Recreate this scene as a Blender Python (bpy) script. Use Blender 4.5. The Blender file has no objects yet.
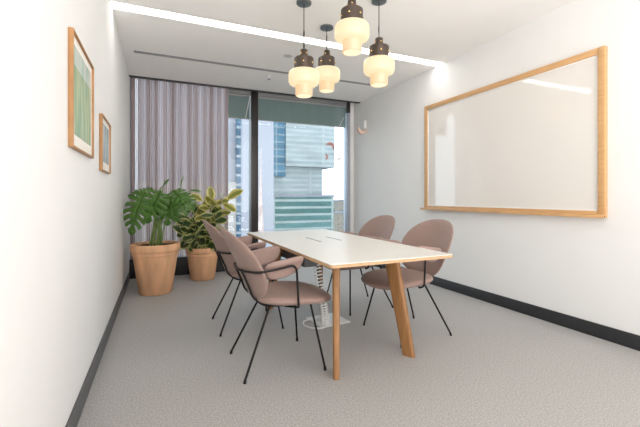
import bpy, bmesh, math, random
from math import sin, cos, pi, radians, sqrt
from mathutils import Vector, Matrix
random.seed(11)
SC = bpy.context.scene
COL = SC.collection
V = Vector

# ------------------------------------------------------------------ materials
def newmat(name):
    m = bpy.data.materials.new(name); m.use_nodes = True
    nt = m.node_tree
    return m, nt, nt.nodes['Principled BSDF'], nt.nodes['Material Output']

def srgb(r, g, b):
    f = lambda c: (c/255/12.92) if c/255 <= .04045 else ((c/255+.055)/1.055)**2.4
    return (f(r), f(g), f(b), 1)

def mat(name, col, rough=.6, metal=0, spec=.5, var=0, scale=30, bump=0, bscale=200, stretch=(1, 1, 1), coat=0, sheen=0):
    m, nt, p, o = newmat(name)
    p.inputs['Base Color'].default_value = col
    p.inputs['Roughness'].default_value = rough
    p.inputs['Metallic'].default_value = metal
    p.inputs['Specular IOR Level'].default_value = spec
    p.inputs['Coat Weight'].default_value = coat
    p.inputs['Sheen Weight'].default_value = sheen
    if var or bump:
        tc = nt.nodes.new('ShaderNodeTexCoord'); mp = nt.nodes.new('ShaderNodeMapping')
        mp.inputs['Scale'].default_value = stretch
        nt.links.new(tc.outputs['Object'], mp.inputs['Vector'])
    if var:
        n = nt.nodes.new('ShaderNodeTexNoise'); n.inputs['Scale'].default_value = scale; n.inputs['Detail'].default_value = 4
        nt.links.new(mp.outputs[0], n.inputs['Vector'])
        r = nt.nodes.new('ShaderNodeMapRange'); r.inputs['From Min'].default_value = .3; r.inputs['From Max'].default_value = .7
        r.inputs['To Min'].default_value = 1-var; r.inputs['To Max'].default_value = 1+var
        nt.links.new(n.outputs['Fac'], r.inputs['Value'])
        mx = nt.nodes.new('ShaderNodeVectorMath'); mx.operation = 'SCALE'
        mx.inputs[0].default_value = col[:3]
        nt.links.new(r.outputs[0], mx.inputs['Scale']); nt.links.new(mx.outputs[0], p.inputs['Base Color'])
    if bump:
        n2 = nt.nodes.new('ShaderNodeTexNoise'); n2.inputs['Scale'].default_value = bscale; n2.inputs['Detail'].default_value = 3
        nt.links.new(mp.outputs[0], n2.inputs['Vector'])
        b = nt.nodes.new('ShaderNodeBump'); b.inputs['Strength'].default_value = bump; b.inputs['Distance'].default_value = .004
        nt.links.new(n2.outputs['Fac'], b.inputs['Height']); nt.links.new(b.outputs[0], p.inputs['Normal'])
    return m

def emis(name, col, s):
    m, nt, p, o = newmat(name)
    p.inputs['Base Color'].default_value = (.22, .2, .17, 1)
    p.inputs['Emission Color'].default_value = col; p.inputs['Emission Strength'].default_value = s
    p.inputs['Roughness'].default_value = .35
    return m

M = {}
M['wall'] = mat('wall_paint', srgb(229, 229, 228), .75, spec=.3, var=.012, scale=3, bump=.05, bscale=300)
M['ceil'] = mat('ceiling_paint', srgb(240, 239, 237), .85, spec=.2, var=.012, scale=2)
M['black'] = mat('black_skirting', srgb(38, 39, 42), .5, var=.05)
M['blackmetal'] = mat('black_powder_metal', srgb(14, 14, 15), .5, spec=.3, var=.04, scale=60)
M['fabric'] = mat('mauve_upholstery', srgb(150, 126, 118), .6, spec=.3, var=.07, scale=90, bump=.25, bscale=500, sheen=.1)
M['oak'] = mat('honey_oak', srgb(148, 105, 62), .5, var=.2, scale=7, stretch=(9, 9, .7), coat=.1)
M['oakboard'] = mat('light_oak_frame', srgb(200, 157, 108), .5, var=.12, scale=8, stretch=(6, .8, 6))
M['frameoak'] = mat('brown_oak_moulding', srgb(160, 118, 76), .5, var=.15, scale=8, stretch=(4, 4, 1))
M['ply'] = mat('ply_edge', srgb(180, 148, 112), .6, var=.15, scale=20, stretch=(1, 1, 8))
M['laminate'] = mat('white_laminate', srgb(222, 219, 213), .38, spec=.5, var=.01, scale=5)
M['board'] = mat('whiteboard_enamel', srgb(226, 222, 217), .05, spec=.85, var=.008, scale=2)
M['plastic'] = mat('white_plastic', srgb(232, 232, 230), .4, var=.02)
M['silverframe'] = mat('silver_aluminium', srgb(165, 172, 184), .4, metal=.3, var=.03)
M['darkframe'] = mat('dark_bronze_aluminium', srgb(50, 46, 46), .4, metal=.2, var=.04)
M['greymetal'] = mat('grey_blind_housing', srgb(150, 152, 152), .5, var=.03)
M['traydark'] = mat('dark_grey_tray', srgb(74, 77, 80), .55, var=.03)
M['terracotta'] = mat('terracotta', srgb(222, 174, 136), .8, spec=.2, var=.16, scale=9, bump=.2, bscale=60, stretch=(1, 1, .22))
M['soil'] = mat('potting_soil', srgb(84, 54, 38), .95, var=.4, scale=60, bump=.6, bscale=90)
M['stem'] = mat('green_stem', srgb(112, 138, 70), .5, var=.15, scale=20)
M['bark'] = mat('brown_stem', srgb(96, 80, 56), .7, var=.2, scale=30)
M['bronze'] = mat('brushed_bronze', srgb(92, 82, 75), .38, metal=.75, var=.1, scale=12, stretch=(8, 8, 1))
M['brass'] = mat('brass_stud', srgb(236, 200, 130), .25, metal=.9, var=.05)
M['chrome'] = mat('grey_metal_disc', srgb(120, 126, 130), .3, metal=.8, var=.05)
M['pink'] = mat('pink_sticker', srgb(206, 160, 160), .6, var=.1, scale=40)
M['tan'] = mat('tan_plastic', srgb(214, 186, 168), .6, var=.08, scale=20)
M['concrete'] = mat('pale_cladding', srgb(113, 120, 134), .8, var=.03, scale=.2)
M['palepink'] = mat('pale_pink_cladding', srgb(134, 126, 128), .8, var=.12, scale=2)
M['ground'] = mat('hazy_city_ground', srgb(126, 128, 126), .9, var=.2, scale=.05)
M['dot'] = mat('dark_slot', srgb(70, 70, 72), .7, var=.05)
M['strip'] = emis('led_strip_diffuser', (1, .975, .93, 1), 8)
M['shade_up'] = emis('opal_glass_cream', (.74, .575, .33, 1), 1)
M['shade_lo'] = emis('opal_glass_amber', (.66, .42, .20, 1), 1)
M['shade_end'] = emis('opal_glass_end', (.95, .76, .48, 1), 1)

def carpet():
    m, nt, p, o = newmat('grey_loop_carpet')
    tc = nt.nodes.new('ShaderNodeTexCoord')
    n = nt.nodes.new('ShaderNodeTexNoise'); n.inputs['Scale'].default_value = 260; n.inputs['Detail'].default_value = 2
    n2 = nt.nodes.new('ShaderNodeTexNoise'); n2.inputs['Scale'].default_value = 110; n2.inputs['Detail'].default_value = 3
    nt.links.new(tc.outputs['Object'], n.inputs['Vector']); nt.links.new(tc.outputs['Object'], n2.inputs['Vector'])
    ad = nt.nodes.new('ShaderNodeMath'); ad.operation = 'ADD'
    nt.links.new(n.outputs['Fac'], ad.inputs[0]); nt.links.new(n2.outputs['Fac'], ad.inputs[1])
    cr = nt.nodes.new('ShaderNodeMapRange'); cr.inputs['From Min'].default_value = .75; cr.inputs['From Max'].default_value = 1.25
    nt.links.new(ad.outputs[0], cr.inputs['Value'])
    mx = nt.nodes.new('ShaderNodeMix'); mx.data_type = 'RGBA'
    mx.inputs[6].default_value = srgb(124, 121, 118); mx.inputs[7].default_value = srgb(184, 181, 178)
    nt.links.new(cr.outputs[0], mx.inputs[0]); nt.links.new(mx.outputs[2], p.inputs['Base Color'])
    b = nt.nodes.new('ShaderNodeBump'); b.inputs['Strength'].default_value = .22; b.inputs['Distance'].default_value = .004
    nt.links.new(ad.outputs[0], b.inputs['Height']); nt.links.new(b.outputs[0], p.inputs['Normal'])
    p.inputs['Roughness'].default_value = .62; p.inputs['Specular IOR Level'].default_value = .5
    p.inputs['Sheen Weight'].default_value = .3
    return m
M['carpet'] = carpet()

def glass():
    m, nt, p, o = newmat('window_glass')
    nt.nodes.remove(p)
    t = nt.nodes.new('ShaderNodeBsdfTransparent'); t.inputs[0].default_value = (.93, .97, .98, 1)
    g = nt.nodes.new('ShaderNodeBsdfGlossy'); g.inputs['Roughness'].default_value = .02
    f = nt.nodes.new('ShaderNodeFresnel'); f.inputs[0].default_value = 1.35
    x = nt.nodes.new('ShaderNodeMixShader')
    nt.links.new(f.outputs[0], x.inputs[0]); nt.links.new(t.outputs[0], x.inputs[1]); nt.links.new(g.outputs[0], x.inputs[2])
    nt.links.new(x.outputs[0], o.inputs[0])
    return m
M['glass'] = glass()

def cloth(name, col, col2, opaque_lo, opaque_hi, scale, trans=.5):
    m, nt, p, o = newmat(name); nt.nodes.remove(p)
    tc = nt.nodes.new('ShaderNodeTexCoord'); mp = nt.nodes.new('ShaderNodeMapping'); mp.inputs['Scale'].default_value = (1, .0, .0)
    nt.links.new(tc.outputs['Object'], mp.inputs['Vector'])
    n = nt.nodes.new('ShaderNodeTexNoise'); n.inputs['Scale'].default_value = scale; n.inputs['Detail'].default_value = 2
    nt.links.new(mp.outputs[0], n.inputs['Vector'])
    r = nt.nodes.new('ShaderNodeMapRange'); r.inputs['From Min'].default_value = .38; r.inputs['From Max'].default_value = .62
    nt.links.new(n.outputs['Fac'], r.inputs['Value'])
    mx = nt.nodes.new('ShaderNodeMix'); mx.data_type = 'RGBA'; mx.inputs[6].default_value = col; mx.inputs[7].default_value = col2
    nt.links.new(r.outputs[0], mx.inputs[0])
    d = nt.nodes.new('ShaderNodeBsdfDiffuse'); tl = nt.nodes.new('ShaderNodeBsdfTranslucent'); tr = nt.nodes.new('ShaderNodeBsdfTransparent')
    nt.links.new(mx.outputs[2], d.inputs[0]); nt.links.new(mx.outputs[2], tl.inputs[0])
    a = nt.nodes.new('ShaderNodeMixShader'); a.inputs[0].default_value = trans
    nt.links.new(d.outputs[0], a.inputs[1]); nt.links.new(tl.outputs[0], a.inputs[2])
    r2 = nt.nodes.new('ShaderNodeMapRange'); r2.inputs['To Min'].default_value = 1-opaque_hi; r2.inputs['To Max'].default_value = 1-opaque_lo
    nt.links.new(r.outputs[0], r2.inputs['Value'])
    b = nt.nodes.new('ShaderNodeMixShader')
    nt.links.new(r2.outputs[0], b.inputs[0]); nt.links.new(a.outputs[0], b.inputs[1]); nt.links.new(tr.outputs[0], b.inputs[2])
    nt.links.new(b.outputs[0], o.inputs[0])
    return m
M['curtain'] = cloth('mauve_sheer_curtain', srgb(172, 148, 144), srgb(216, 202, 202), .45, .95, 115, .55)
M['blind'] = cloth('grey_green_screen', srgb(136, 152, 148), srgb(140, 156, 152), .86, .88, 8, .45)

def facade(name, c1, c2, line, bw, rh, mortar=.04, bands=None):
    """rows of window panes divided by pale slab edges"""
    m, nt, p, o = newmat(name)
    tc = nt.nodes.new('ShaderNodeTexCoord'); sp = nt.nodes.new('ShaderNodeSeparateXYZ'); cb = nt.nodes.new('ShaderNodeCombineXYZ')
    nt.links.new(tc.outputs['Object'], sp.inputs[0])
    ad = nt.nodes.new('ShaderNodeMath'); ad.operation = 'ADD'
    nt.links.new(sp.outputs[0], ad.inputs[0]); nt.links.new(sp.outputs[1], ad.inputs[1])
    nt.links.new(ad.outputs[0], cb.inputs[0]); nt.links.new(sp.outputs[2], cb.inputs[1])
    br = nt.nodes.new('ShaderNodeTexBrick'); br.inputs['Scale'].default_value = 1
    br.offset = 0; br.inputs['Brick Width'].default_value = bw; br.inputs['Row Height'].default_value = rh
    br.inputs['Mortar Size'].default_value = mortar*rh; br.inputs['Mortar Smooth'].default_value = .1
    br.inputs['Color1'].default_value = c1; br.inputs['Color2'].default_value = c2; br.inputs['Mortar'].default_value = line
    nt.links.new(cb.outputs[0], br.inputs['Vector'])
    n = nt.nodes.new('ShaderNodeTexNoise'); n.inputs['Scale'].default_value = .12; n.inputs['Detail'].default_value = 3
    mp = nt.nodes.new('ShaderNodeMapping'); mp.inputs['Scale'].default_value = (.6, .6, 3)
    nt.links.new(tc.outputs['Object'], mp.inputs['Vector']); nt.links.new(mp.outputs[0], n.inputs['Vector'])
    r = nt.nodes.new('ShaderNodeMapRange'); r.inputs['From Min'].default_value = .3; r.inputs['From Max'].default_value = .7
    r.inputs['To Min'].default_value = .82; r.inputs['To Max'].default_value = 1.15
    nt.links.new(n.outputs['Fac'], r.inputs['Value'])
    s = nt.nodes.new('ShaderNodeVectorMath'); s.operation = 'SCALE'
    nt.links.new(br.outputs['Color'], s.inputs[0]); nt.links.new(r.outputs[0], s.inputs['Scale'])
    nt.links.new(s.outputs[0], p.inputs['Base Color'])
    p.inputs['Roughness'].default_value = .6; p.inputs['Specular IOR Level'].default_value = .2
    return m
M['f_pale'] = facade('pale_banded_glazing', srgb(118, 134, 143), srgb(126, 141, 147), srgb(137, 148, 155), 23, 2.4, .22)
M['f_blue'] = facade('blue_glazing', srgb(52, 92, 119), srgb(67, 104, 129), srgb(108, 126, 136), 40, 3.5, .10)
M['f_teal'] = facade('teal_glazing', srgb(57, 92, 95), srgb(78, 113, 118), srgb(130, 146, 150), 31, 3.5, .17)
M['f_left'] = facade('blue_window_column', srgb(45, 71, 96), srgb(55, 82, 104), srgb(118, 129, 139), 30, 3.1, .14)
M['f_tan'] = facade('tan_window_rows', srgb(116, 111, 108), srgb(123, 118, 113), srgb(139, 141, 144), 9, 3.1, .45)
M['f_low'] = facade('lowrise_windows', srgb(89, 91, 81), srgb(104, 101, 87), srgb(133, 131, 126), 4, 4, .4)

def leafmat(name, inner, inner2, edge=None, emix=.6):
    m, nt, p, o = newmat(name)
    tc = nt.nodes.new('ShaderNodeTexCoord'); n = nt.nodes.new('ShaderNodeTexNoise'); n.inputs['Scale'].default_value = 18
    nt.links.new(tc.outputs['Object'], n.inputs['Vector'])
    mx = nt.nodes.new('ShaderNodeMix'); mx.data_type = 'RGBA'; mx.inputs[6].default_value = inner; mx.inputs[7].default_value = inner2
    nt.links.new(n.outputs['Fac'], mx.inputs[0]); out = mx.outputs[2]
    if edge:
        at = nt.nodes.new('ShaderNodeAttribute'); at.attribute_name = 'margin'
        ad = nt.nodes.new('ShaderNodeMath'); ad.operation = 'MULTIPLY_ADD'; ad.inputs[1].default_value = .8
        nt.links.new(n.outputs['Fac'], ad.inputs[0]); nt.links.new(at.outputs['Fac'], ad.inputs[2])
        r = nt.nodes.new('ShaderNodeMapRange'); r.inputs['From Min'].default_value = emix+.32; r.inputs['From Max'].default_value = emix+.5
        nt.links.new(ad.outputs[0], r.inputs['Value'])
        m2 = nt.nodes.new('ShaderNodeMix'); m2.data_type = 'RGBA'; m2.inputs[7].default_value = edge
        nt.links.new(r.outputs[0], m2.inputs[0]); nt.links.new(out, m2.inputs[6]); out = m2.outputs[2]
    nt.links.new(out, p.inputs['Base Color'])
    p.inputs['Roughness'].default_value = .38
    tl = nt.nodes.new('ShaderNodeBsdfTranslucent'); nt.links.new(out, tl.inputs[0])
    ms = nt.nodes.new('ShaderNodeMixShader'); ms.inputs[0].default_value = .25
    nt.links.new(p.outputs[0], ms.inputs[1]); nt.links.new(tl.outputs[0], ms.inputs[2]); nt.links.new(ms.outputs[0], o.inputs[0])
    return m
M['monstera'] = leafmat('monstera_green', srgb(42, 80, 34), srgb(104, 146, 62))
M['rubber'] = leafmat('variegated_green', srgb(40, 66, 36), srgb(74, 98, 50), srgb(196, 196, 130), .62)
M['rubber2'] = leafmat('lit_yellow_green', srgb(112, 122, 52), srgb(158, 156, 74), srgb(214, 204, 128), .5)  # light on the right-hand leaves put into a yellower leaf colour

def art(name, ca, cb, cc, ax, split):
    m, nt, p, o = newmat(name)
    tc = nt.nodes.new('ShaderNodeTexCoord'); mp = nt.nodes.new('ShaderNodeMapping'); mp.inputs['Scale'].default_value = (1, 14, 1.6)
    nt.links.new(tc.outputs['Object'], mp.inputs['Vector'])
    n = nt.nodes.new('ShaderNodeTexNoise'); n.inputs['Scale'].default_value = 1.6; n.inputs['Detail'].default_value = 5; n.inputs['Distortion'].default_value = .6
    nt.links.new(mp.outputs[0], n.inputs['Vector'])
    cr = nt.nodes.new('ShaderNodeValToRGB'); e = cr.color_ramp.elements
    e[0].position = .32; e[0].color = ca; e[1].position = .66; e[1].color = cc
    k = e.new(.48); k.color = cb
    nt.links.new(n.outputs['Fac'], cr.inputs[0]); nt.links.new(cr.outputs[0], p.inputs['Base Color'])
    p.inputs['Roughness'].default_value = .15
    return m
M['art1'] = art('green_painting', srgb(120, 176, 160), srgb(168, 196, 150), srgb(206, 216, 176), 1, 0)
M['art1_reflection'] = art('pale_glass_reflection', srgb(160, 204, 186), srgb(206, 224, 212), srgb(224, 230, 222), 1, 0)  # window reflection in the picture glass, put into a paler colour
M['art2'] = art('blue_painting', srgb(124, 158, 168), srgb(166, 194, 198), srgb(214, 222, 218), 1, 0)
M['mount'] = mat('white_mount', srgb(232, 228, 220), .7, var=.01)

# ------------------------------------------------------------------ mesh helpers
def finish(name, bm, m, parent=None, smooth=True, angle=40):
    bmesh.ops.recalc_face_normals(bm, faces=bm.faces)
    me = bpy.data.meshes.new(name); bm.to_mesh(me); bm.free()
    for mm in (m if isinstance(m, (list, tuple)) else [m]): me.materials.append(mm)
    if smooth:
        me.polygons.foreach_set('use_smooth', [True]*len(me.polygons))
        me.set_sharp_from_angle(angle=radians(angle))
    o = bpy.data.objects.new(name, me); COL.objects.link(o)
    if parent: o.parent = parent
    return o

def box(bm, x0, x1, y0, y1, z0, z1, bev=0, mi=0):
    r = bmesh.ops.create_cube(bm, size=1, matrix=Matrix.LocRotScale(V(((x0+x1)/2, (y0+y1)/2, (z0+z1)/2)), None, V((x1-x0, y1-y0, z1-z0))))
    vs = r['verts']; fs = {f for v in vs for f in v.link_faces}
    if bev:
        es = {e for v in vs for e in v.link_edges}
        rr = bmesh.ops.bevel(bm, geom=list(es), offset=bev, segments=2, affect='EDGES', profile=.5)
        fs = set(rr['faces']) | {f for f in fs if f.is_valid}
    if mi:
        for f in fs:
            if f.is_valid: f.material_index = mi

def prism(bm, pts, z0, z1, bev=0):
    a = [bm.verts.new((x, y, z0)) for x, y in pts]; b = [bm.verts.new((x, y, z1)) for x, y in pts]
    n = len(pts); bm.faces.new(a[::-1]); bm.faces.new(b)
    for i in range(n): bm.faces.new((a[i], a[(i+1) % n], b[(i+1) % n], b[i]))

def rounded(pts, r, n=5):
    out = []
    k = len(pts)
    for i in range(k):
        p = V(pts[i]); a = (V(pts[i-1])-p).normalized(); b = (V(pts[(i+1) % k])-p).normalized()
        for j in range(n+1):
            t = j/n
            q = (p+a*r)*(1-t)**2+p*2*t*(1-t)+(p+b*r)*t*t
            out.append((q.x, q.y))
    return out

def fillet(pts, r, n=5):
    pts = [V(p) for p in pts]; out = [pts[0]]
    for i in range(1, len(pts)-1):
        p = pts[i]; a = pts[i-1]-p; b = pts[i+1]-p
        rr = min(r, a.length*.49, b.length*.49); a.normalize(); b.normalize()
        for j in range(n+1):
            t = j/n; out.append((p+a*rr)*(1-t)**2+p*2*t*(1-t)+(p+b*rr)*t*t)
    out.append(pts[-1]); return out

def spline(pts, n=6):
    pts = [V(p) for p in pts]; P = [pts[0]*2-pts[1]]+pts+[pts[-1]*2-pts[-2]]; out = []
    for i in range(1, len(P)-2):
        for j in range(n):
            t = j/n
            out.append(.5*((2*P[i])+(P[i+1]-P[i-1])*t+(2*P[i-1]-5*P[i]+4*P[i+1]-P[i+2])*t*t+(3*P[i]-P[i-1]-3*P[i+1]+P[i+2])*t**3))
    out.append(pts[-1]); return out

def tube(bm, pts, r, seg=10, r2=None):
    pts = [V(p) for p in pts]; n = len(pts); rings = []
    t = (pts[1]-pts[0]).normalized()
    up = V((0, 0, 1)) if abs(t.z) < .9 else V((1, 0, 0))
    u = t.cross(up).normalized()
    for i in range(n):
        tt = (pts[min(i+1, n-1)]-pts[max(i-1, 0)]).normalized()
        u = (u-tt*u.dot(tt)).normalized(); w = tt.cross(u)
        rad = r if r2 is None else r+(r2-r)*i/(n-1)
        rings.append([bm.verts.new(pts[i]+(u*cos(2*pi*k/seg)+w*sin(2*pi*k/seg))*rad) for k in range(seg)])
    for a, b in zip(rings, rings[1:]):
        for k in range(seg): bm.faces.new((a[k], a[(k+1) % seg], b[(k+1) % seg], b[k]))
    bm.faces.new(rings[0][::-1]); bm.faces.new(rings[-1])

def lathe(bm, prof, seg=40, c=(0, 0, 0)):
    rings = []
    for r, z in prof:
        rings.append([bm.verts.new((c[0]+max(r, 1e-4)*cos(2*pi*k/seg), c[1]+max(r, 1e-4)*sin(2*pi*k/seg), c[2]+z)) for k in range(seg)])
    for a, b in zip(rings, rings[1:]):
        for k in range(seg): bm.faces.new((a[k], a[(k+1) % seg], b[(k+1) % seg], b[k]))
    if prof[0][0] > 1e-3: bm.faces.new(rings[0][::-1])
    if prof[-1][0] > 1e-3: bm.faces.new(rings[-1])

def pillow(bm, pos, thick, nr=10, nt=40, edge=6, expo=2.3):
    """closed cushion-like shell over a superellipse disc; pos(s,t) -> centre point"""
    def nrm(s, t):
        e = 1e-3
        a = pos(s+e, t)-pos(s-e, t); b = pos(s, t+e)-pos(s, t-e)
        return a.cross(b).normalized()
    def st(r, th):
        c, d = cos(th), sin(th); k = (abs(c)**expo+abs(d)**expo)**(-1/expo)
        return r*c*k, r*d*k
    rr = [0]+[sin(pi/2*i/nr) for i in range(1, nr)]+[1]
    sides = []
    for sg in (1, -1):
        rows = []
        for i, r in enumerate(rr[:-1]):
            if i == 0: rows.append([bm.verts.new(pos(0, 0)+nrm(0, 0)*sg*thick/2)]); continue
            off = thick/2*sqrt(max(0, 1-r**edge))
            rows.append([bm.verts.new(pos(*st(r, 2*pi*k/nt))+nrm(*st(r*.98, 2*pi*k/nt))*sg*off) for k in range(nt)])
        sides.append(rows)
    rim = [bm.verts.new(pos(*st(1, 2*pi*k/nt))) for k in range(nt)]
    for rows in sides:
        for k in range(nt): bm.faces.new((rows[0][0], rows[1][k], rows[1][(k+1) % nt]))
        for a, b in zip(rows[1:], rows[2:]+[rim]):
            for k in range(nt): bm.faces.new((a[k], a[(k+1) % nt], b[(k+1) % nt], b[k]))

def empty(name, loc=(0, 0, 0), rz=0):
    o = bpy.data.objects.new(name, None); COL.objects.link(o)
    o.location = loc; o.rotation_euler.z = rz; o.empty_display_size = .1
    return o
def tag(o, label=None, cat=None, group=None, kind=None):
    if label: o['label'] = label
    if cat: o['category'] = cat
    if group: o['group'] = group
    if kind: o['kind'] = kind
    return o
def copy_tree(o, parent=None):
    c = o.copy(); COL.objects.link(c)
    if parent: c.parent = parent
    for ch in list(o.children): copy_tree(ch, c)
    return c
def simple(name, m, parent=None, bev=0, boxes=(), smooth=True):
    bm = bmesh.new()
    for b in boxes: box(bm, *b, bev)
    return finish(name, bm, m, parent, smooth)

# ------------------------------------------------------------------ the room
XL, XR, YB, YW, ZC, Y0 = -.395, 3.32, 5.80, 6.10, 2.87, -.5
tag(simple('floor', M['carpet'], boxes=[(XL-.1, XR+.1, Y0, YW+.12, -.1, 0)], smooth=False), kind='structure')
tag(simple('wall_left', M['wall'], boxes=[(XL-.1, XL, Y0, YW+.12, 0, 3.15)], smooth=False), kind='structure')
tag(simple('wall_right', M['wall'], boxes=[(XR, XR+.1, Y0, YW+.12, 0, 3.15)], smooth=False), kind='structure')
# ceiling in pieces round the light slot and the air slot
SY0, SY1 = 3.67, 3.82
VY0, VY1 = 4.80, 4.87
bm = bmesh.new()
box(bm, XL, XR, Y0, SY0, ZC, ZC+.1)
box(bm, XL, XR, SY1, VY0, ZC, ZC+.1)
box(bm, XL, XR, VY1, YB, ZC, ZC+.1)
box(bm, XL, -.28, VY0, VY1, ZC, ZC+.1); box(bm, 3.05, XR, VY0, VY1, ZC, ZC+.1)
box(bm, XL, XR, SY0, SY1, ZC+.07, ZC+.1)
box(bm, XL, XR, YB+.03, YW+.12, 3.10, 3.15)      # roof of the blind recess
tag(finish('ceiling', bm, M['ceil'], smooth=False), kind='structure')
tag(simple('trim_1', M['black'], boxes=[(XL, XR, YB, YB+.035, ZC-.012, 3.15)], smooth=False), kind='structure')
tag(simple('baseboard_right', M['black'], boxes=[(XR-.012, XR, Y0, YB+.02, 0, .115)], bev=.002), kind='structure')
tag(simple('baseboard_left', mat('dark_grey_skirting', srgb(84, 84, 86), .5, var=.05), boxes=[(XL, XL+.012, Y0, YB, 0, .115)], bev=.002), kind='structure')
# upstand under the curtain
tag(simple('trim_2', M['black'], boxes=[(XL, 1.36, YB+.045, YB+.22, 0, .262)], bev=.003), kind='structure')

w = empty('window_1', (0, YW, 0)); tag(w, kind='structure')
simple('window_frame', M['darkframe'], w, .003, [(XL, XR, -.04, .1, 2.945, 3.1), (XL, XR, -.04, .1, 0, .07)])
simple('mullion', M['darkframe'], w, .004, [(1.385, 1.50, -.09, .1, .07, 2.98)])
simple('jamb', M['silverframe'], w, .003, [(3.185, 3.245, -.06, .1, .07, 2.72), (XL, XL+.06, -.04, .1, .07, 2.98)])
simple('jamb', M['darkframe'], w, .003, [(3.185, 3.245, -.06, .1, 2.72, 2.98)])
simple('reveal', M['wall'], w, 0, [(3.247, XR, -.05, .1, .07, 2.98)])
simple('pane', M['glass'], w, 0, [(XL+.06, 1.385, .02, .03, .07, 2.98)], False)
simple('pane', M['glass'], w, 0, [(1.50, 3.185, .02, .03, .07, 2.98)], False)
bm = bmesh.new(); tube(bm, [(1.375, -.03, 2.83), (1.30, -.03, 2.46)], .006, 6); finish('white_rod', bm, M['plastic'], w)  # thin slanting white rod in front of the pane
bm = bmesh.new(); tube(bm, [(3.13, -.03, 2.64), (3.03, -.03, 2.46)], .005, 6); finish('white_rod', bm, M['plastic'], w)

def blind(x0, x1, label):
    r = empty('roller_blind', ((x0+x1)/2, YW-.005, 2.97)); h = (x1-x0)/2
    bm = bmesh.new(); box(bm, -h, h, -.03, .018, -.105, -.005, .006); finish('blind_housing', bm, M['greymetal'], r)
    bm = bmesh.new(); tube(bm, [(-h+.01, -.006, -.13), (h-.01, -.006, -.13)], .024, 12); finish('roller_tube', bm, M['greymetal'], r)
    simple('screen', M['blind'], r, 0, [(-h+.01, h-.01, -.003, .0, -.505, -.13)], False)
    simple('bottom_bar', M['greymetal'], r, .002, [(-h+.01, h-.01, -.008, .005, -.52, -.505)])
    return tag(r, label, 'blind', 'roller blinds at the window head')
blind(1.0, 1.383, 'short grey-green roller blind between the curtain and the dark mullion')
blind(1.502, 3.183, 'wide grey-green roller blind at the head of the large window pane')

# curtain
bm = bmesh.new(); x = -.375; cols = []; ph = 0; x1 = .985
N = 620
amps = [random.uniform(.6, 1.25) for _ in range(80)]
for i in range(N+1):
    u = i/N; xx = x+(x1-x)*u; ph = u*40+.35*sin(u*31)+.2*sin(u*77)
    k = int(ph); f = ph-k; A = amps[k]*(1-f)+amps[k+1]*f
    yy = .014*A*sin(2*pi*ph)
    dx = .008*sin(4*pi*ph)
    cols.append([bm.verts.new((xx+dx, YB+.075+yy*(.55+.45*(1-v)), .268+v*(2.862-.268))) for v in (0, .33, .66, 1)])
for a, b in zip(cols, cols[1:]):
    for j in range(3): bm.faces.new((a[j], b[j], b[j+1], a[j+1]))
cu = finish('sheer_curtain', bm, M['curtain'], angle=180)
tag(cu, 'mauve sheer pleated floor-length curtain hanging beside the left wall', 'curtain')
bm = bmesh.new()
box(bm, XL+.005, XR-.005, YB+.06, YB+.09, 2.868, 2.885)
tag(finish('curtain_track', bm, M['blackmetal']), 'slim black curtain track along the ceiling edge above the window', 'curtain track')

# strip light
sl = empty('ceiling_light', (XL, (SY0+SY1)/2, ZC))
simple('light_channel', M['plastic'], sl, 0, [(0.001, XR-XL-.001, -(SY1-SY0)/2, -(SY1-SY0)/2+.008, .0, .07), (0.001, XR-XL-.001, (SY1-SY0)/2-.008, (SY1-SY0)/2, .0, .07)], False)
simple('diffuser', M['strip'], sl, 0, [(0.002, XR-XL-.002, -(SY1-SY0)/2+.009, (SY1-SY0)/2-.009, .02, .04)], False)
tag(sl, 'long white recessed strip light running across the ceiling', 'ceiling light')
# slot diffuser
av = empty('air_vent', (1.385, (VY0+VY1)/2, ZC)); L = 1.665-.001
simple('vent_frame', M['greymetal'], av, 0, [(-L, L, -.034, -.026, -.003, .03), (-L, L, .026, .034, -.003, .03), (-L, L, -.004, .004, -.003, .03)], False)
simple('vent_throat', M['dot'], av, 0, [(-L, L, -.034, .034, .04, .05)], False)
tag(av, 'long narrow double-slot air vent recessed in the ceiling near the window', 'air vent')
# round speaker ring, sprinkler, hatch slit
bm = bmesh.new(); lathe(bm, [(.055, 0), (.062, -.004), (.068, -.003), (.07, 0)], 32); r = empty('ceiling_speaker', (1.427, 4.247, ZC))
finish('rim', bm, M['ceil'], r)
bm = bmesh.new(); lathe(bm, [(.0, -.002), (.05, -.002), (.054, 0)], 32); finish('grille', bm, mat('speaker_grille', srgb(196, 196, 194), .8, var=.05, scale=300), r)
tag(r, 'small round flush white speaker disc in the ceiling behind the pendant lamps', 'ceiling speaker')
r = empty('fire_sprinkler', (1.416, 5.056, ZC))
bm = bmesh.new(); lathe(bm, [(.032, .002), (.03, -.006), (.012, -.01), (.010, -.03)], 20); finish('escutcheon', bm, M['plastic'], r)
bm = bmesh.new(); lathe(bm, [(.006, -.03), (.006, -.045), (.022, -.048), (.022, -.051), (.002, -.053)], 16); finish('deflector', bm, M['chrome'], r)
tag(r, 'tiny metal sprinkler head on the ceiling between air vent and window', 'sprinkler')
bm = bmesh.new(); tube(bm, [(.6945, 2.75, ZC-.006), (.665, 2.98, ZC-.006)], .005, 6)  # hatch joint drawn as a thin dark bar on the ceiling
tag(finish('ceiling_hatch_gap', bm, M['dot']), 'short thin dark rail in the ceiling at a hatch, left of the pendant lamps', 'gap')

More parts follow.
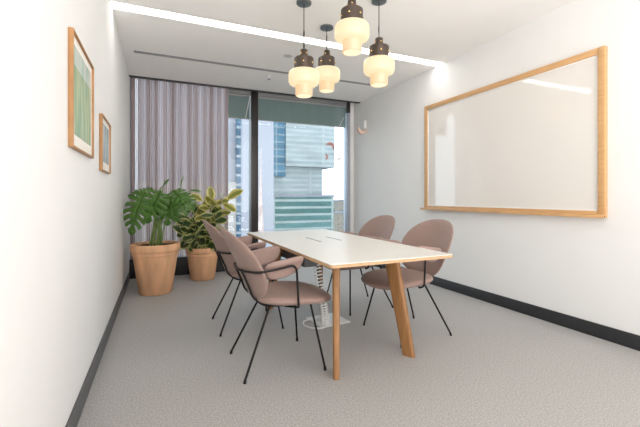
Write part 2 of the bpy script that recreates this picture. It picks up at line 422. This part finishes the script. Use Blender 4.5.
# ------------------------------------------------------------------ whiteboard
wb = empty('whiteboard', (XR, 2.90, 1.685))
hy, hz = 1.102, .695
bm = bmesh.new(); fw = .055
box(bm, -.04, -.001, -hy, -hy+fw, -hz, hz, .003); box(bm, -.04, -.001, hy-fw, hy, -hz, hz, .003)
box(bm, -.04, -.001, -hy+fw, hy-fw, hz-fw, hz, .003); box(bm, -.04, -.001, -hy+fw, hy-fw, -hz, -hz+fw, .003)
finish('board_frame', bm, M['oakboard'], wb)
simple('board_surface', M['board'], wb, 0, [(-.02, -.002, -hy+fw, hy-fw, -hz+fw, hz-fw)], False)
simple('surface_trim', M['plastic'], wb, .001, [(-.028, -.02, -hy+fw, -hy+fw+.012, -hz+fw, hz-fw), (-.028, -.02, hy-fw-.012, hy-fw, -hz+fw, hz-fw), (-.028, -.02, -hy+fw, hy-fw, -hz+fw, -hz+fw+.012), (-.028, -.02, -hy+fw, hy-fw, hz-fw-.012, hz-fw)])
pl = simple('pen_ledge', M['oakboard'], wb, .003, [(-.085, -.041, -hy-.012, hy+.03, -hz, -hz+.028)])
simple('ledge_slot', M['black'], pl, 0, [(-.075, -.06, -hy-.013, -hy-.0115, -hz+.008, -hz+.02)], False)
tag(wb, 'large blank whiteboard in a light oak frame with pen ledge on the right wall', 'whiteboard')

# ------------------------------------------------------------------ pictures
def picture(y0, y1, z0, z1, mats, split, label):
    r = empty('framed_painting', (XL, (y0+y1)/2, (z0+z1)/2)); a = (y1-y0)/2; b = (z1-z0)/2; f = .009; d = .024
    bm = bmesh.new()
    box(bm, .001, d, -a, -a+f, -b, b, .001); box(bm, .001, d, a-f, a, -b, b, .001)
    box(bm, .001, d, -a+f, a-f, b-f, b, .001); box(bm, .001, d, -a+f, a-f, -b, -b+f, .001)
    finish('picture_frame', bm, M['frameoak'], r)
    simple('mount', M['mount'], r, 0, [(.002, .012, -a+f, a-f, -b+f, b-f)], False)
    m = .05
    if split is not None:
        simple('painting', mats[0], r, 0, [(.0121, .0135, -a+m, a-m, -b+m*1.4, split)], False)
        simple('painting', mats[1], r, 0, [(.0121, .0135, -a+m, a-m, split, b-m)], False)  # upper piece carries the reflection as a paler colour
    else:
        simple('painting', mats[0], r, 0, [(.0121, .0135, -a+m, a-m, -b+m*1.4, b-m)], False)
    return tag(r, label, 'painting', 'framed paintings on the left wall')
picture(2.05, 2.64, 1.397, 1.957, (M['art1'], M['art1_reflection']), .13, 'larger framed abstract painting in green streaks, nearer the camera on left wall')
picture(3.02, 3.50, 1.35, 1.755, (M['art2'],), None, 'smaller framed abstract painting in blue-grey streaks, nearer the curtain')

# ------------------------------------------------------------------ small ornaments
def crescent(R_, th, arc0, arc1, dep, n=16):
    bm = bmesh.new(); rows = []
    for i in range(n+1):
        t = i/n; a = radians(arc0+(arc1-arc0)*t); ww = th*(sin(pi*t)**.6*.9+.12)
        for_ = []
        for s, d in ((-1, 0), (1, 0), (1, 1), (-1, 1)):
            rr = R_+s*ww/2
            for_.append(bm.verts.new((rr*cos(a), d*dep, rr*sin(a))))
        rows.append(for_)
    for p, q in zip(rows, rows[1:]):
        for k in range(4): bm.faces.new((p[k], p[(k+1) % 4], q[(k+1) % 4], q[k]))
    bm.faces.new(rows[0]); bm.faces.new(rows[-1][::-1])
    return bm
for x, z, R_, th, a0, a1, lab in ((2.86, 2.06, .08, .06, -25, 150, 'pink crescent sticker on window glass, largest and topmost of the four'),
        (2.77, 1.89, .04, .036, -100, 110, 'small pink-grey hooked sticker just below the largest sticker on window glass'),
        (3.09, 1.83, .055, .026, 60, 190, 'thin pink curved sticker on window glass before the white sky, upper one'),
        (3.17, 1.63, .06, .014, 110, 200, 'thinnest pink curved sticker, lowest on the glass beside the right jamb')):
    o = finish('window_sticker', crescent(R_, th, a0, a1, .004), M['pink'])
    o.location = (x, YW+.0155, z); tag(o, lab, 'sticker', 'curved stickers on the window glass')
wo = empty('wall_hook', (XR, 5.60, 2.36))
bm = crescent(.075, .06, 170, 350, .05); a = finish('hook', bm, M['tan'], wo); a.location = (-.08, -.025, .0)
bm = bmesh.new(); box(bm, -.05, -.001, -.03, .03, .0, .14, .012); finish('back_plate', bm, M['plastic'], wo)
tag(wo, 'small white and tan curved hook on the right wall near the window', 'wall hook')

# ------------------------------------------------------------------ meeting table
TZ = .778
tb = empty('meeting_table', (1.35, 2.95, 0))
def L2(p): return (p[0]-1.35, p[1]-2.95)
cor = [L2(p) for p in ((.886, 1.882), (1.802, 1.895), (1.802, 4.0), (.862, 3.96))]
outer = rounded(cor, .025)
bm = bmesh.new(); prism(bm, outer, TZ-.004, TZ)
tt = finish('tabletop', bm, M['laminate'], tb, angle=30)
bm = bmesh.new(); prism(bm, [(x*.9985, y*.9985) for x, y in outer], TZ-.024, TZ-.0041); finish('wood_edge', bm, M['ply'], tb)
# cable flap: frame grooves and lid
fl = empty('cable_flap', (0, 0, 0)); fl.parent = tb
def slot(x0, y0, x1, y1, w_, nm, m, z=TZ+.0006):
    d = V((x1-x0, y1-y0)).normalized(); n = V((-d.y, d.x))*w_/2
    bm = bmesh.new(); prism(bm, [L2(p) for p in ((x0-n.x, y0-n.y), (x1-n.x, y1-n.y), (x1+n.x, y1+n.y), (x0+n.x, y0+n.y))], TZ, z)
    return finish(nm, bm, m, fl, False)
slot(1.36, 2.87, 1.37, 3.21, .2, 'lid', M['laminate'], TZ+.0005)
slot(1.262, 2.87, 1.262, 3.23, .012, 'slot_brush', M['dot'], TZ+.0012)
slot(1.468, 2.90, 1.462, 3.20, .012, 'slot_brush', M['dot'], TZ+.0012)
# splayed legs with a long oval section turned to the middle
def table_leg(bx, by, tx, ty):
    a = V((bx-1.35, by-2.95, 0)); b = V((tx-1.35, ty-2.95, TZ-.025)); c = V((1.35-1.35, 2.95-2.95, 0))
    u = V((tx-bx, ty-by, 0)).normalized(); w_ = V((-u.y, u.x, 0)); bm = bmesh.new(); rows = []
    for i in range(7):
        t = i/6; p = a.lerp(b, t); lu = .046+.012*t; lw = .021+.007*t
        row = []
        for k in range(24):
            an = 2*pi*k/24; cc, ss = cos(an), sin(an)
            row.append(bm.verts.new(p+u*lu*math.copysign(abs(cc)**.5, cc)+w_*lw*math.copysign(abs(ss)**.5, ss)))
        rows.append(row)
    for p, q in zip(rows, rows[1:]):
        for k in range(24): bm.faces.new((p[k], p[(k+1) % 24], q[(k+1) % 24], q[k]))
    bm.faces.new(rows[0][::-1]); bm.faces.new(rows[-1])
    return finish('leg', bm, M['oak'], tb, angle=50)
table_leg(1.045, 2.135, 1.115, 2.28)
table_leg(1.67, 2.205, 1.60, 2.34)
table_leg(1.04, 3.72, 1.11, 3.58)
table_leg(1.665, 3.80, 1.60, 3.66)
simple('under_frame', M['blackmetal'], tb, .003, [(-.25, .25, -.66, -.62, TZ-.05, TZ-.0245), (-.25, .25, .62, .66, TZ-.05, TZ-.0245), (-.02, .02, -.62, .62, TZ-.05, TZ-.0245)])
bm = bmesh.new()
for bx in ((-.2, -.08, .03, .86, .55, .558), (-.2, -.192, .03, .86, .558, TZ-.0245), (-.088, -.08, .03, .86, .558, TZ-.0245), (-.192, -.088, .03, .038, .558, TZ-.06), (-.192, -.088, .852, .86, .558, TZ-.06)): box(bm, *bx)
finish('cable_tray', bm, M['traydark'], tb, False)
tag(tb, 'long white-topped meeting table with a wooden edge and four splayed oak legs', 'table')

# cable spine with floor plate
cs = empty('cable_spine', (1.45, 3.14, 0))
bm = bmesh.new(); box(bm, -.155, .155, -.155, .155, .001, .009, .003); pt = finish('floor_plate', bm, M['plastic'], cs); pt.rotation_euler.z = radians(6)
path = spline([(-.08, -.10, .012), (-.085, -.10, .15), (-.11, -.07, .33), (-.13, -.04, .55), (-.13, -.03, .72)], 8)
for i in range(31):
    t = i/30*(len(path)-1); k = min(int(t), len(path)-2); p = path[k].lerp(path[k+1], t-k)
    bm = bmesh.new(); box(bm, -.034, .034, -.02, .02, -.006, .006, .004)
    d = (path[k+1]-path[k]).normalized(); q = V((0, 0, 1)).rotation_difference(d).to_matrix().to_4x4()
    bmesh.ops.transform(bm, matrix=Matrix.Translation(p) @ q, verts=bm.verts)
    finish('vertebra', bm, M['plastic'], cs)
bm = bmesh.new(); tube(bm, path, .009, 8); finish('cable', bm, M['dot'], cs)
bm = bmesh.new(); tube(bm, spline([(-.06, -.06, .012), (-.12, -.17, .008), (-.20, -.16, .007), (-.26, -.06, .007), (-.22, .05, .007), (-.13, .06, .012), (-.06, .0, .016)], 8), .008, 8)
finish('cable', bm, M['plastic'], cs)
tag(cs, 'segmented white cable spine on a square white floor plate under the table', 'cable spine')

# ------------------------------------------------------------------ chair
def make_chair():
    r = empty('meeting_chair')
    def back_x(y, z, out=0):
        t = (z-.70)/.26; s = y/.30
        x = -.246-.113*t-.018*t*t
        return x+(.085-.015*t)*min(s*s, 1.3)+out
    def bpos(s, t):
        z = .712+.246*t; y = .305*s*(1+.04*t)
        return V((back_x(y, z), y, z))
    bm = bmesh.new(); pillow(bm, bpos, .034, edge=8, expo=2.35)
    finish('backrest', bm, M['fabric'], r, angle=70)
    def spos(s, t):
        y = .278*s*(1+.05*t); x = .110+.282*t
        z = .472-.010*t+.004*s*s-.024*max(0, t)**2.5
        return V((x, y, z))
    bm = bmesh.new(); pillow(bm, spos, .068, edge=8, expo=2.6)
    finish('seat', bm, M['fabric'], r, angle=70)
    for sg in (1, -1):
        # armrest: half-moon upholstered pad, straight top edge and round lower edge
        def apos(s, t, sg=sg):
            q = (1-t)/2
            x = -.012+.140*s*(1-.30*q**1.6); z = .758+.022*s-.118*q+.012*s*s*(1-q)
            y = sg*(.262-.024*q+.030*(1-q)**3-.012*s*s)
            return V((x, y, z))
        bm = bmesh.new(); pillow(bm, apos, .038, 8, 44, edge=7, expo=3.4)
        finish('armrest', bm, M['fabric'], r, angle=70)
    bm = bmesh.new()
    pts = []
    side = [(.02, .17, .432), (.085, .262, .440), (.07, .30, .46), (.055, .300, .728), (-.06, .306, .708)]
    wrap = [(back_x(yy, .69)-.030, yy*1.06, .678+.2*yy*yy) for yy in (.29, .23, .15, .07, 0)]
    half = side+wrap
    full = half+[(x, -y, z) for x, y, z in half[:-1][::-1]]
    f1 = fillet(full, .05, 6)
    tube(bm, f1, .0075, 8)
    finish('arm_frame', bm, M['blackmetal'], r, angle=80)
    for sg in (1, -1):
        bm = bmesh.new()
        up = [(back_x(.12, .69)-.036, .12, .69), (back_x(.12, .56)-.032, .12, .56), (back_x(.12, .50)-.034, .12, .50), (-.11, .125, .432), (.0, .14, .430), (.205, .165, .430)]
        tube(bm, fillet([(x, y*sg, z) for x, y, z in up], .05, 5), .0075, 8)
        finish('back_support', bm, M['blackmetal'], r, angle=80)
    for sg in (1, -1):
        for (tx, ty, bx_, by_) in ((-.075, .13, -.265, .24), (.205, .165, .268, .275)):
            bm = bmesh.new(); a = V((tx, ty*sg, .43)); b = V((bx_, by_*sg, .012))
            tube(bm, [a+(a-b).normalized()*.004, b], .0078, 8)
            lg = finish('leg', bm, M['blackmetal'], r, angle=80)
            bm = bmesh.new(); d = (b-a).normalized(); tube(bm, [b-d*.012, V((b.x, b.y, .001))], .0095, 10); finish('foot_cap', bm, M['blackmetal'], lg)
    for fx, fy in ((.0, .14), (.205, .165)):
        bm = bmesh.new(); tube(bm, [(fx, -fy, .43), (fx, fy, .43)], .007, 8); finish('seat_frame', bm, M['blackmetal'], r)
    return r
chair = make_chair()
G = 'meeting chairs around the table'
spots = [(.748, 2.52, 0, 'mauve armchair at the left side of the table, the one nearest the camera'),
         (.727, 3.375, 0, 'mauve armchair at left side of table, further one, beside the potted plants'),
         (1.965, 2.62, pi+.02, 'mauve armchair at right side of table, nearer one, facing the camera-side table corner'),
         (1.965, 3.46, pi+.03, 'mauve armchair at right side of table, further one, closest to the window')]
for i, (x, y, rz, lab) in enumerate(spots):
    o = chair if i == 0 else copy_tree(chair)
    o.location = (x, y, 0); o.rotation_euler.z = rz; tag(o, lab, 'chair', G)

# ------------------------------------------------------------------ pendants
def make_pendant():
    r = empty('pendant_lamp')              # origin: lowest point of the glass
    bm = bmesh.new(); lathe(bm, [(.0, .003), (.068, .003), (.075, .010), (.076, .088), (.078, .098)], 40)
    finish('lower_glass', bm, M['shade_lo'], r, angle=50)
    bm = bmesh.new(); lathe(bm, [(.0, .0), (.060, .0), (.066, .003)], 40); finish('glass_end', bm, M['shade_end'], r)
    bm = bmesh.new(); lathe(bm, [(.070, .092), (.104, .095), (.124, .106), (.133, .124), (.135, .150), (.135, .190), (.131, .208), (.120, .220), (.09, .227)], 44)
    finish('upper_glass', bm, M['shade_up'], r, angle=50)
    bm = bmesh.new(); lathe(bm, [(.086, .222), (.091, .225), (.091, .232), (.086, .236), (.086, .330), (.083, .334), (.036, .337), (.034, .339), (.034, .402), (.030, .408), (.004, .411)], 36)
    soc = finish('bronze_cap', bm, M['bronze'], r, angle=35)
    for k in range(6):
        a = 2*pi*k/6+.1
        bm = bmesh.new(); bmesh.ops.create_uvsphere(bm, u_segments=10, v_segments=6, radius=.0085, matrix=Matrix.Translation((.086*cos(a), .086*sin(a), .283)))
        finish('stud', bm, M['brass'], soc)
    for k in range(4):
        a = 2*pi*k/4-1.2
        bm = bmesh.new(); bmesh.ops.create_uvsphere(bm, u_segments=10, v_segments=6, radius=.008, matrix=Matrix.Translation((.034*cos(a), .034*sin(a), .372)))
        finish('stud', bm, M['brass'], soc)
    for k in range(2):
        a = pi*k+.5
        bm = bmesh.new(); box(bm, .031, .043, -.006, .006, .334, .356, .002); bmesh.ops.rotate(bm, cent=(0, 0, 0), matrix=Matrix.Rotation(a, 3, 'Z'), verts=bm.verts)
        finish('lug', bm, M['bronze'], soc)
    return r
pend = make_pendant()
PG = 'pendant lamps above the table'
PL = [(1.16, 3.015, 2.042, 1.0, 'pendant lamp with stepped opal glass, leftmost and lowest of the cluster'),
      (1.54, 3.366, 2.222, 1.0, 'pendant lamp with stepped opal glass, farthest back, partly behind the lowest one'),
      (1.368, 2.52, 2.277, 1.04, 'pendant lamp with stepped opal glass, highest and nearest of the cluster'),
      (1.745, 2.724, 2.128, 1.05, 'pendant lamp with stepped opal glass, rightmost of the cluster')]
for i, (x, y, z, s, lab) in enumerate(PL):
    o = pend if i == 0 else copy_tree(pend)
    o.location = (x, y, z); o.rotation_euler.z = i*.37; tag(o, lab, 'pendant lamp', PG)
for i, (x, y, z, s, lab) in enumerate(PL):
    o = [q for q in COL.objects if q.name.startswith('pendant_lamp')][i]
    h0 = .409; h1 = ZC-z-.022
    bm = bmesh.new(); tube(bm, [(0, 0, h0), (0, 0, h1)], .0035, 6)
    for sg in (-1, 1): tube(bm, spline([(0, 0, h0), (.006*sg, 0, h0+.03), (.002*sg, .004, h0+.08), (.005*sg, 0, h0+.14), (0, 0, h0+.19)], 4), .0022, 5)
    finish('cord', bm, M['blackmetal'], o)
    bm = bmesh.new(); lathe(bm, [(.0, h1), (.055, h1), (.065, h1+.004), (.066, ZC-z), (.0, ZC-z)], 32)
    finish('ceiling_rose', bm, M['chrome'], o, angle=35)

# ------------------------------------------------------------------ plants
RX, FW = V((.9167, -.3995, 0)), V((.3995, .9167, 0))
def pot_profile(h, rt, rb, rim):
    return [(.0, .0), (rb-.01, .0), (rb, .01), (rb+(rt-rb)*.80-.01, h-rim-.05), (rb+(rt-rb)*.82, h-rim-.045), (rt-.018, h-rim-.012), (rt-.004, h-rim), (rt, h-rim+.012), (rt, h-.012), (rt-.006, h-.002), (rt-.016, h), (rt-.026, h-.008), (rt-.03, h-.06), (.0, h-.06)]
def make_pot(r, h, rt, rb, rim):
    bm = bmesh.new(); lathe(bm, pot_profile(h, rt, rb, rim), 56); finish('pot', bm, M['terracotta'], r, angle=50)
    bm = bmesh.new(); seg = 40; rr = rt-.029
    c = bm.verts.new((0, 0, h-.018)); rows = []
    for j in range(1, 6):
        rows.append([bm.verts.new((rr*j/5*cos(2*pi*k/seg), rr*j/5*sin(2*pi*k/seg), h-.022-.012*(j/5)**2+random.uniform(-.006, .008))) for k in range(seg)])
    for k in range(seg): bm.faces.new((c, rows[0][k], rows[0][(k+1) % seg]))
    for a, b in zip(rows, rows[1:]):
        for k in range(seg): bm.faces.new((a[k], a[(k+1) % seg], b[(k+1) % seg], b[k]))
    low = [bm.verts.new((v.co.x, v.co.y, h-.059)) for v in rows[-1]]
    for k in range(seg): bm.faces.new((rows[-1][k], rows[-1][(k+1) % seg], low[(k+1) % seg], low[k]))
    bm.faces.new(low)
    finish('soil', bm, M['soil'], r)

def monstera_mesh(nf=7, seed=0):
    """heart-shaped leaf split into fingers, petiole joint at origin, tip along +Y, normal +Z, length about 1"""
    rnd = random.Random(seed); bm = bmesh.new()
    def outline(a):                     # a: degrees from the tip direction, round (0,.42)
        r = .50-.02*abs(sin(radians(a)))
        if a < 30: r += .12*(1-a/30)**1.4
        if a > 125: r -= .20*((a-125)/55)**1.5
        return V((r*sin(radians(a)), .42+r*cos(radians(a))))
    def P(x, y):
        z = -.45*x*x+.16*abs(x)-.26*max(0, y-.15)**2+.015*sin(y*14)*abs(x)
        return V((x, y, z))
    ang = [176-176*(k/nf)**.92 for k in range(nf+1)]
    ys = [.0+.90*(k/nf)**1.15 for k in range(nf+1)]
    for sg in (1, -1):
        jit = [rnd.uniform(-3, 3) if 0 < k < nf else 0 for k in range(nf+1)]
        gap0 = rnd.uniform(.20, .30)
        def bound(k, t):
            s0 = V((0, ys[k])); e = outline(ang[k]+jit[k]); c = V((e.x*.45, ys[k]+(e.y-ys[k])*.15))
            return s0*(1-t)**2+c*2*t*(1-t)+e*t*t
        for k in range(nf):
            rows = []; nt_, nu = 9, 5
            for i in range(nt_+1):
                t = i/nt_
                g = 0 if t < gap0 else min(.17, (t-gap0)*.6)
                lo = g if k > 0 else 0; hi = g if k < nf-1 else 0
                a_, b_ = bound(k, t), bound(k+1, t)
                row = []
                for j in range(nu+1):
                    u = lo+(1-lo-hi)*j/nu
                    p = a_.lerp(b_, u)
                    if i == nt_: p = p+(p-V((0, ys[k]))).normalized()*(.035*sin(pi*u)-.03)
                    elif i == nt_-1: p = p
                    q = P(p.x*sg, p.y); q.z += .012*sin(pi*j/nu)
                    row.append(bm.verts.new(q))
                rows.append(row)
            for r0, r1 in zip(rows, rows[1:]):
                for j in range(nu):
                    bm.faces.new((r0[j], r0[j+1], r1[j+1], r1[j]))
    bmesh.ops.remove_doubles(bm, verts=bm.verts, dist=1e-4)
    return bm

def ovate_mesh(wid=.27, droop=.25, fold=.25):
    bm = bmesh.new(); lay = bm.verts.layers.float.new('margin'); n = 12; rows = []
    for i in range(n+1):
        t = i/n; w_ = wid*(sin(pi*min(1, t*.96+.02))**.75)*(1+.25*(t-.4)) if 0 < i < n else .004
        row = []
        for s in (-1, -.72, -.35, 0, .35, .72, 1):
            x = w_*s; z = fold*abs(x)*.8-droop*t*t+.012*sin(t*14)*abs(s)
            v = bm.verts.new((x, t, z)); v[lay] = max(abs(s), (abs(t-.5)*2)**4*.9); row.append(v)
        rows.append(row)
    for a, b in zip(rows, rows[1:]):
        for j in range(6): bm.faces.new((a[j], a[j+1], b[j+1], b[j]))
    return bm

def mesh_only(bm, name, m):
    me = bpy.data.meshes.new(name); bm.to_mesh(me); bm.free(); me.materials.append(m)
    me.polygons.foreach_set('use_smooth', [True]*len(me.polygons)); return me
def basis(base, tip, nrm, size, wscale=1):
    y = tip.normalized(); z = (nrm-y*nrm.dot(y)).normalized(); x = y.cross(z)
    return Matrix(((x.x*size*wscale, y.x*size, z.x*size, base.x), (x.y*size*wscale, y.y*size, z.y*size, base.y), (x.z*size*wscale, y.z*size, z.z*size, base.z), (0, 0, 0, 1)))
def W(r, f, z): return RX*r+FW*f+V((0, 0, z))

# monstera
pot_h = .60
mo = empty('potted_monstera', (-.045, 4.90, 0)); make_pot(mo, pot_h, .282, .185, .085)
mm = [mesh_only(monstera_mesh(s, k), 'monstera_leaf', M['monstera']) for k, s in enumerate((8, 7, 8, 6))]
young = mesh_only(ovate_mesh(.2, .1, .5), 'monstera_young_leaf', M['monstera'])
# (base r, f, z), (tip direction r,f,z), (normal r,f,z), size, kind
ML = [((-.01, -.24, 1.24), (-.16, -.17, -.52), (-.30, -1, .30), .52, 0),
      ((.11, -.10, 1.25), (-.12, -.20, -.40), (.15, -1, .50), .42, 1),
      ((.21, -.04, 1.18), (-.02, -.12, -.38), (.25, -1, .25), .36, 1),
      ((-.03, .04, 1.25), (-.85, -.45, -.12), (-.1, -.6, 1), .30, 2),
      ((.20, .00, 1.24), (.6, -.5, -.30), (.1, -.8, .8), .30, 3),
      ((.31, .06, 1.20), (.5, -.3, -.55), (.3, -1, .6), .26, 3),
      ((.04, .06, 1.27), (.35, -.45, .25), (-.1, -.8, .8), .19, 3),
      ((.12, .14, 1.16), (.25, -.1, -.7), (.2, -1, .4), .32, 0),
      ((-.10, .16, 1.12), (-.5, .1, -.7), (-.3, -.9, .4), .30, 2),
      ((.33, -.06, 1.16), (.25, -.2, -.5), (.5, -1, .3), .24, 1),
      ((.24, -.10, 1.10), (.1, -.2, -.6), (-.3, -1, .3), .24, 3),
      ((.30, .02, 1.27), (.15, 0, .95), (-.9, -.6, .1), .15, 'y'),
      ((.42, -.04, 1.235), (1, -.1, -.02), (0, -.6, 1), .15, 'y'),
      ((.08, .02, 1.29), (.5, -.1, .6), (-.5, -.9, .3), .12, 'y')]
for i, (b, t, nn, s, k) in enumerate(ML):
    me = young if k == 'y' else mm[k]
    o = bpy.data.objects.new('leaf', me); COL.objects.link(o); o.parent = mo
    base = W(*b); o.matrix_local = basis(base, W(*t), W(*nn), s, .82)
    a = i*2.4; root = V((.07*cos(a)+.0, .06*sin(a), pot_h-.025))
    mid = root.lerp(base, .5)+V((0, 0, .10))-(base-root)*.08
    mid = V((mid.x*.8, mid.y*.8, mid.z))
    bm = bmesh.new(); tube(bm, spline([root, mid, base-W(*t)*.0], 8), .0095, 7, .0055); st = finish('stem', bm, M['stem'], mo)
tag(mo, 'tall monstera with split green leaves in a large terracotta pot, left of the two', 'potted plant', 'potted plants by the curtain')

# variegated rubber plant
rp = empty('potted_rubber_plant', (.56, 5.46, 0)); ph2 = .455; make_pot(rp, ph2, .232, .165, .07)
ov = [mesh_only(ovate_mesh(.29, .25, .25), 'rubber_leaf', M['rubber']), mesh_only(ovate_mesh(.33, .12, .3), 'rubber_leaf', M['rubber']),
      mesh_only(ovate_mesh(.28, .2, .3), 'rubber_lit_leaf', M['rubber2'])]
rnd = random.Random(5)
stems = [((-.06, 0), (-.17, .0, .92)), ((.0, .04), (-.02, .06, 1.02)), ((.04, -.03), (.13, -.03, 1.02)), ((.06, .03), (.27, .0, 1.14)), ((-.02, -.05), (-.08, -.12, .80)),
         ((.05, -.05), (.22, -.10, .90)), ((-.07, -.03), (-.24, -.08, .74))]
for si, ((r0, f0), (r1, f1, z1)) in enumerate(stems):
    a = W(r0, f0, ph2-.03); b = W(r1, f1, z1); m_ = a.lerp(b, .5)+W(0, 0, .02)-W((r1-r0)*.18, 0, 0)
    pth = spline([a, m_, b], 10)
    bm = bmesh.new(); tube(bm, pth, .009, 7, .005); finish('stem', bm, M['bark'], rp)
    nl = 16 if si != 4 else 13
    for i in range(nl):
        t = .12+.88*i/(nl-1); k = min(int(t*(len(pth)-1)), len(pth)-2); p = pth[k].lerp(pth[k+1], t*(len(pth)-1)-k)
        an = i*2.4+si*1.1; top = i/(nl-1)
        if sin(an) > .5 and rnd.random() < .5: an += pi
        el = rnd.uniform(-.55, .25)+.55*top
        d = W(cos(an), sin(an), el)
        ln = rnd.uniform(.17, .235)*(1 if top < .9 else .9)
        base = p+d.normalized()*.03
        nn = V((0, 0, rnd.uniform(.1, .9)))+W(rnd.uniform(-.7, .7), -1, 0)
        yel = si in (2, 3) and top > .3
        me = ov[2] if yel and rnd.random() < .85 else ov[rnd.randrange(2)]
        o = bpy.data.objects.new('leaf', me); COL.objects.link(o); o.parent = rp
        o.matrix_local = basis(base, d, nn, ln, rnd.uniform(.85, 1.15))
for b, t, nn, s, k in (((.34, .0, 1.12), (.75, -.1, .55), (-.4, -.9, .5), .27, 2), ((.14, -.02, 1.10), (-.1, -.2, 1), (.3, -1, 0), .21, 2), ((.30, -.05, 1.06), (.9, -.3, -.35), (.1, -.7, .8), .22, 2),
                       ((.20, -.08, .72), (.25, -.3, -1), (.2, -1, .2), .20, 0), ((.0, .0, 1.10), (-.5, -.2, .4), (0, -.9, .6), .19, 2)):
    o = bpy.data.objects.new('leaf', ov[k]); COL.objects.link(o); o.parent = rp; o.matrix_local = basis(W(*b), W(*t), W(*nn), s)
tag(rp, 'bushy rubber plant with cream-edged leaves in a smaller terracotta pot', 'potted plant', 'potted plants by the curtain')

# ------------------------------------------------------------------ the city outside
tag(simple('ground', M['ground'], boxes=[(-400, 900, 30, 1500, -61, -60)], smooth=False), kind='structure')
def bld(name, loc, parts, label, cat='building', group=None):
    r = empty(name, loc)
    for nm, m, bxs in parts: simple(nm, m, r, 0, bxs, False)
    return tag(r, label, cat, group)
bld('office_tower', (50, 170, -60), [
    ('upper_block', M['f_pale'], [(5.4, 31.2, -2, 30, 76, 140)]),
    ('blue_bay', M['f_blue'], [(0, 5.6, -1, 28, 71, 140)]),
    ('middle_block', M['f_pale'], [(.5, 26.6, 3, 30, 62.2, 76)]),
    ('lower_block', M['f_teal'], [(-5, 31.7, 0, 30, 0, 61.2)]),
    ('roof_slab', M['concrete'], [(-5, 31.9, -.4, 30, 61.2, 62.2)])],
    'tall stepped glass office tower with pale upper floors and teal lower floors', 'building')
bld('residential_tower', (4, 120, -60), [
    ('blue_bay', M['f_left'], [(18.7, 20.9, -.5, 22, 0, 120)]), ('wall', M['f_tan'], [(-10, 18.7, 0, 22, 0, 66)]), ('upper_wall', M['concrete'], [(-10, 18.7, 1, 22, 66, 120)])],
    'tower with a narrow column of blue windows seen between the curtain and mullion', 'building')
bld('concrete_tower', (12.35, 60, -60), [('wall', M['concrete'], [(0, 5.25, 0, 1.2, 0, 110)]), ('parapet', M['concrete'], [(-.05, 5.3, -.05, 1.25, 110, 111)])],
    'plain pale blue-grey slab tower seen behind the dark mullion', 'building')
r = empty('pointed_tower', (14.7, 57.5, -60))
bm = bmesh.new(); lathe(bm, [(.8, 0), (.75, 50), (.52, 56), (.34, 60), (.16, 64), (.03, 67)], 20); finish('cladding', bm, M['palepink'], r)
bm = bmesh.new(); tube(bm, [(0, 0, 66.8), (0, 0, 68.5)], .06, 6); finish('mast', bm, M['palepink'], r)
tag(r, 'pale pinkish tapering tower just right of the dark mullion', 'building')
for i in range(16):
    yy = 230+i*14; cx = yy*random.uniform(.485, .56); hh = random.uniform(26, 52)+i*.5; ww = random.uniform(7, 14)
    hh = min(hh, 57)
    bld('low_building', (cx, yy, -60), [('wall', M['f_low'], [(-ww/2, ww/2, 0, 10, 0, hh)]), ('roof', M['concrete'], [(-ww/2-.3, ww/2+.3, -.3, 10.3, hh, hh+.8)])],
        'distant low city building seen through the right edge of the window', 'building', 'distant low buildings beyond the window')

# ------------------------------------------------------------------ light
wd = bpy.data.worlds.new('sky'); SC.world = wd; wd.use_nodes = True
nt = wd.node_tree; bg = nt.nodes['Background']
tc = nt.nodes.new('ShaderNodeTexCoord'); sp = nt.nodes.new('ShaderNodeSeparateXYZ'); nt.links.new(tc.outputs['Generated'], sp.inputs[0])
mr = nt.nodes.new('ShaderNodeMapRange'); mr.inputs['From Min'].default_value = -.25; mr.inputs['From Max'].default_value = .25; nt.links.new(sp.outputs[1], mr.inputs['Value'])
mx = nt.nodes.new('ShaderNodeMix'); mx.data_type = 'RGBA'
mx.inputs[6].default_value = (3.15, 3.05, 2.95, 1)       # added fill glow from behind the open side of the room
mx.inputs[7].default_value = (2.45, 2.68, 2.9, 1)         # overcast sky over the city
m3 = nt.nodes.new('ShaderNodeMix'); m3.data_type = 'RGBA'
mz = nt.nodes.new('ShaderNodeMapRange'); mz.inputs['From Min'].default_value = -.1; mz.inputs['From Max'].default_value = .1; nt.links.new(sp.outputs[2], mz.inputs['Value'])
m3.inputs[6].default_value = (5.2, 4.95, 4.75, 1)       # stronger added glow below eye level, brightens the ceiling
m3.inputs[7].default_value = (2.65, 2.58, 2.5, 1)
nt.links.new(mz.outputs[0], m3.inputs[0]); nt.links.new(m3.outputs[2], mx.inputs[6])
nt.links.new(mr.outputs[0], mx.inputs[0]); nt.links.new(mx.outputs[2], bg.inputs[0]); bg.inputs[1].default_value = 1.0
# ------------------------------------------------------------------ camera
cam = bpy.data.cameras.new('camera'); co = bpy.data.objects.new('camera', cam); COL.objects.link(co)
co.location = (0, 0, 1.16); co.rotation_euler = (pi/2, 0, -math.atan(160.3/368))
cam.sensor_width = 36; cam.lens = 368/640*36; cam.shift_y = -(213.5-197)/640
cam.clip_start = .05; cam.clip_end = 3000
SC.camera = co
SC.view_settings.view_transform = 'Standard'; SC.view_settings.look = 'None'
SC.view_settings.exposure = .16; SC.view_settings.gamma = 1
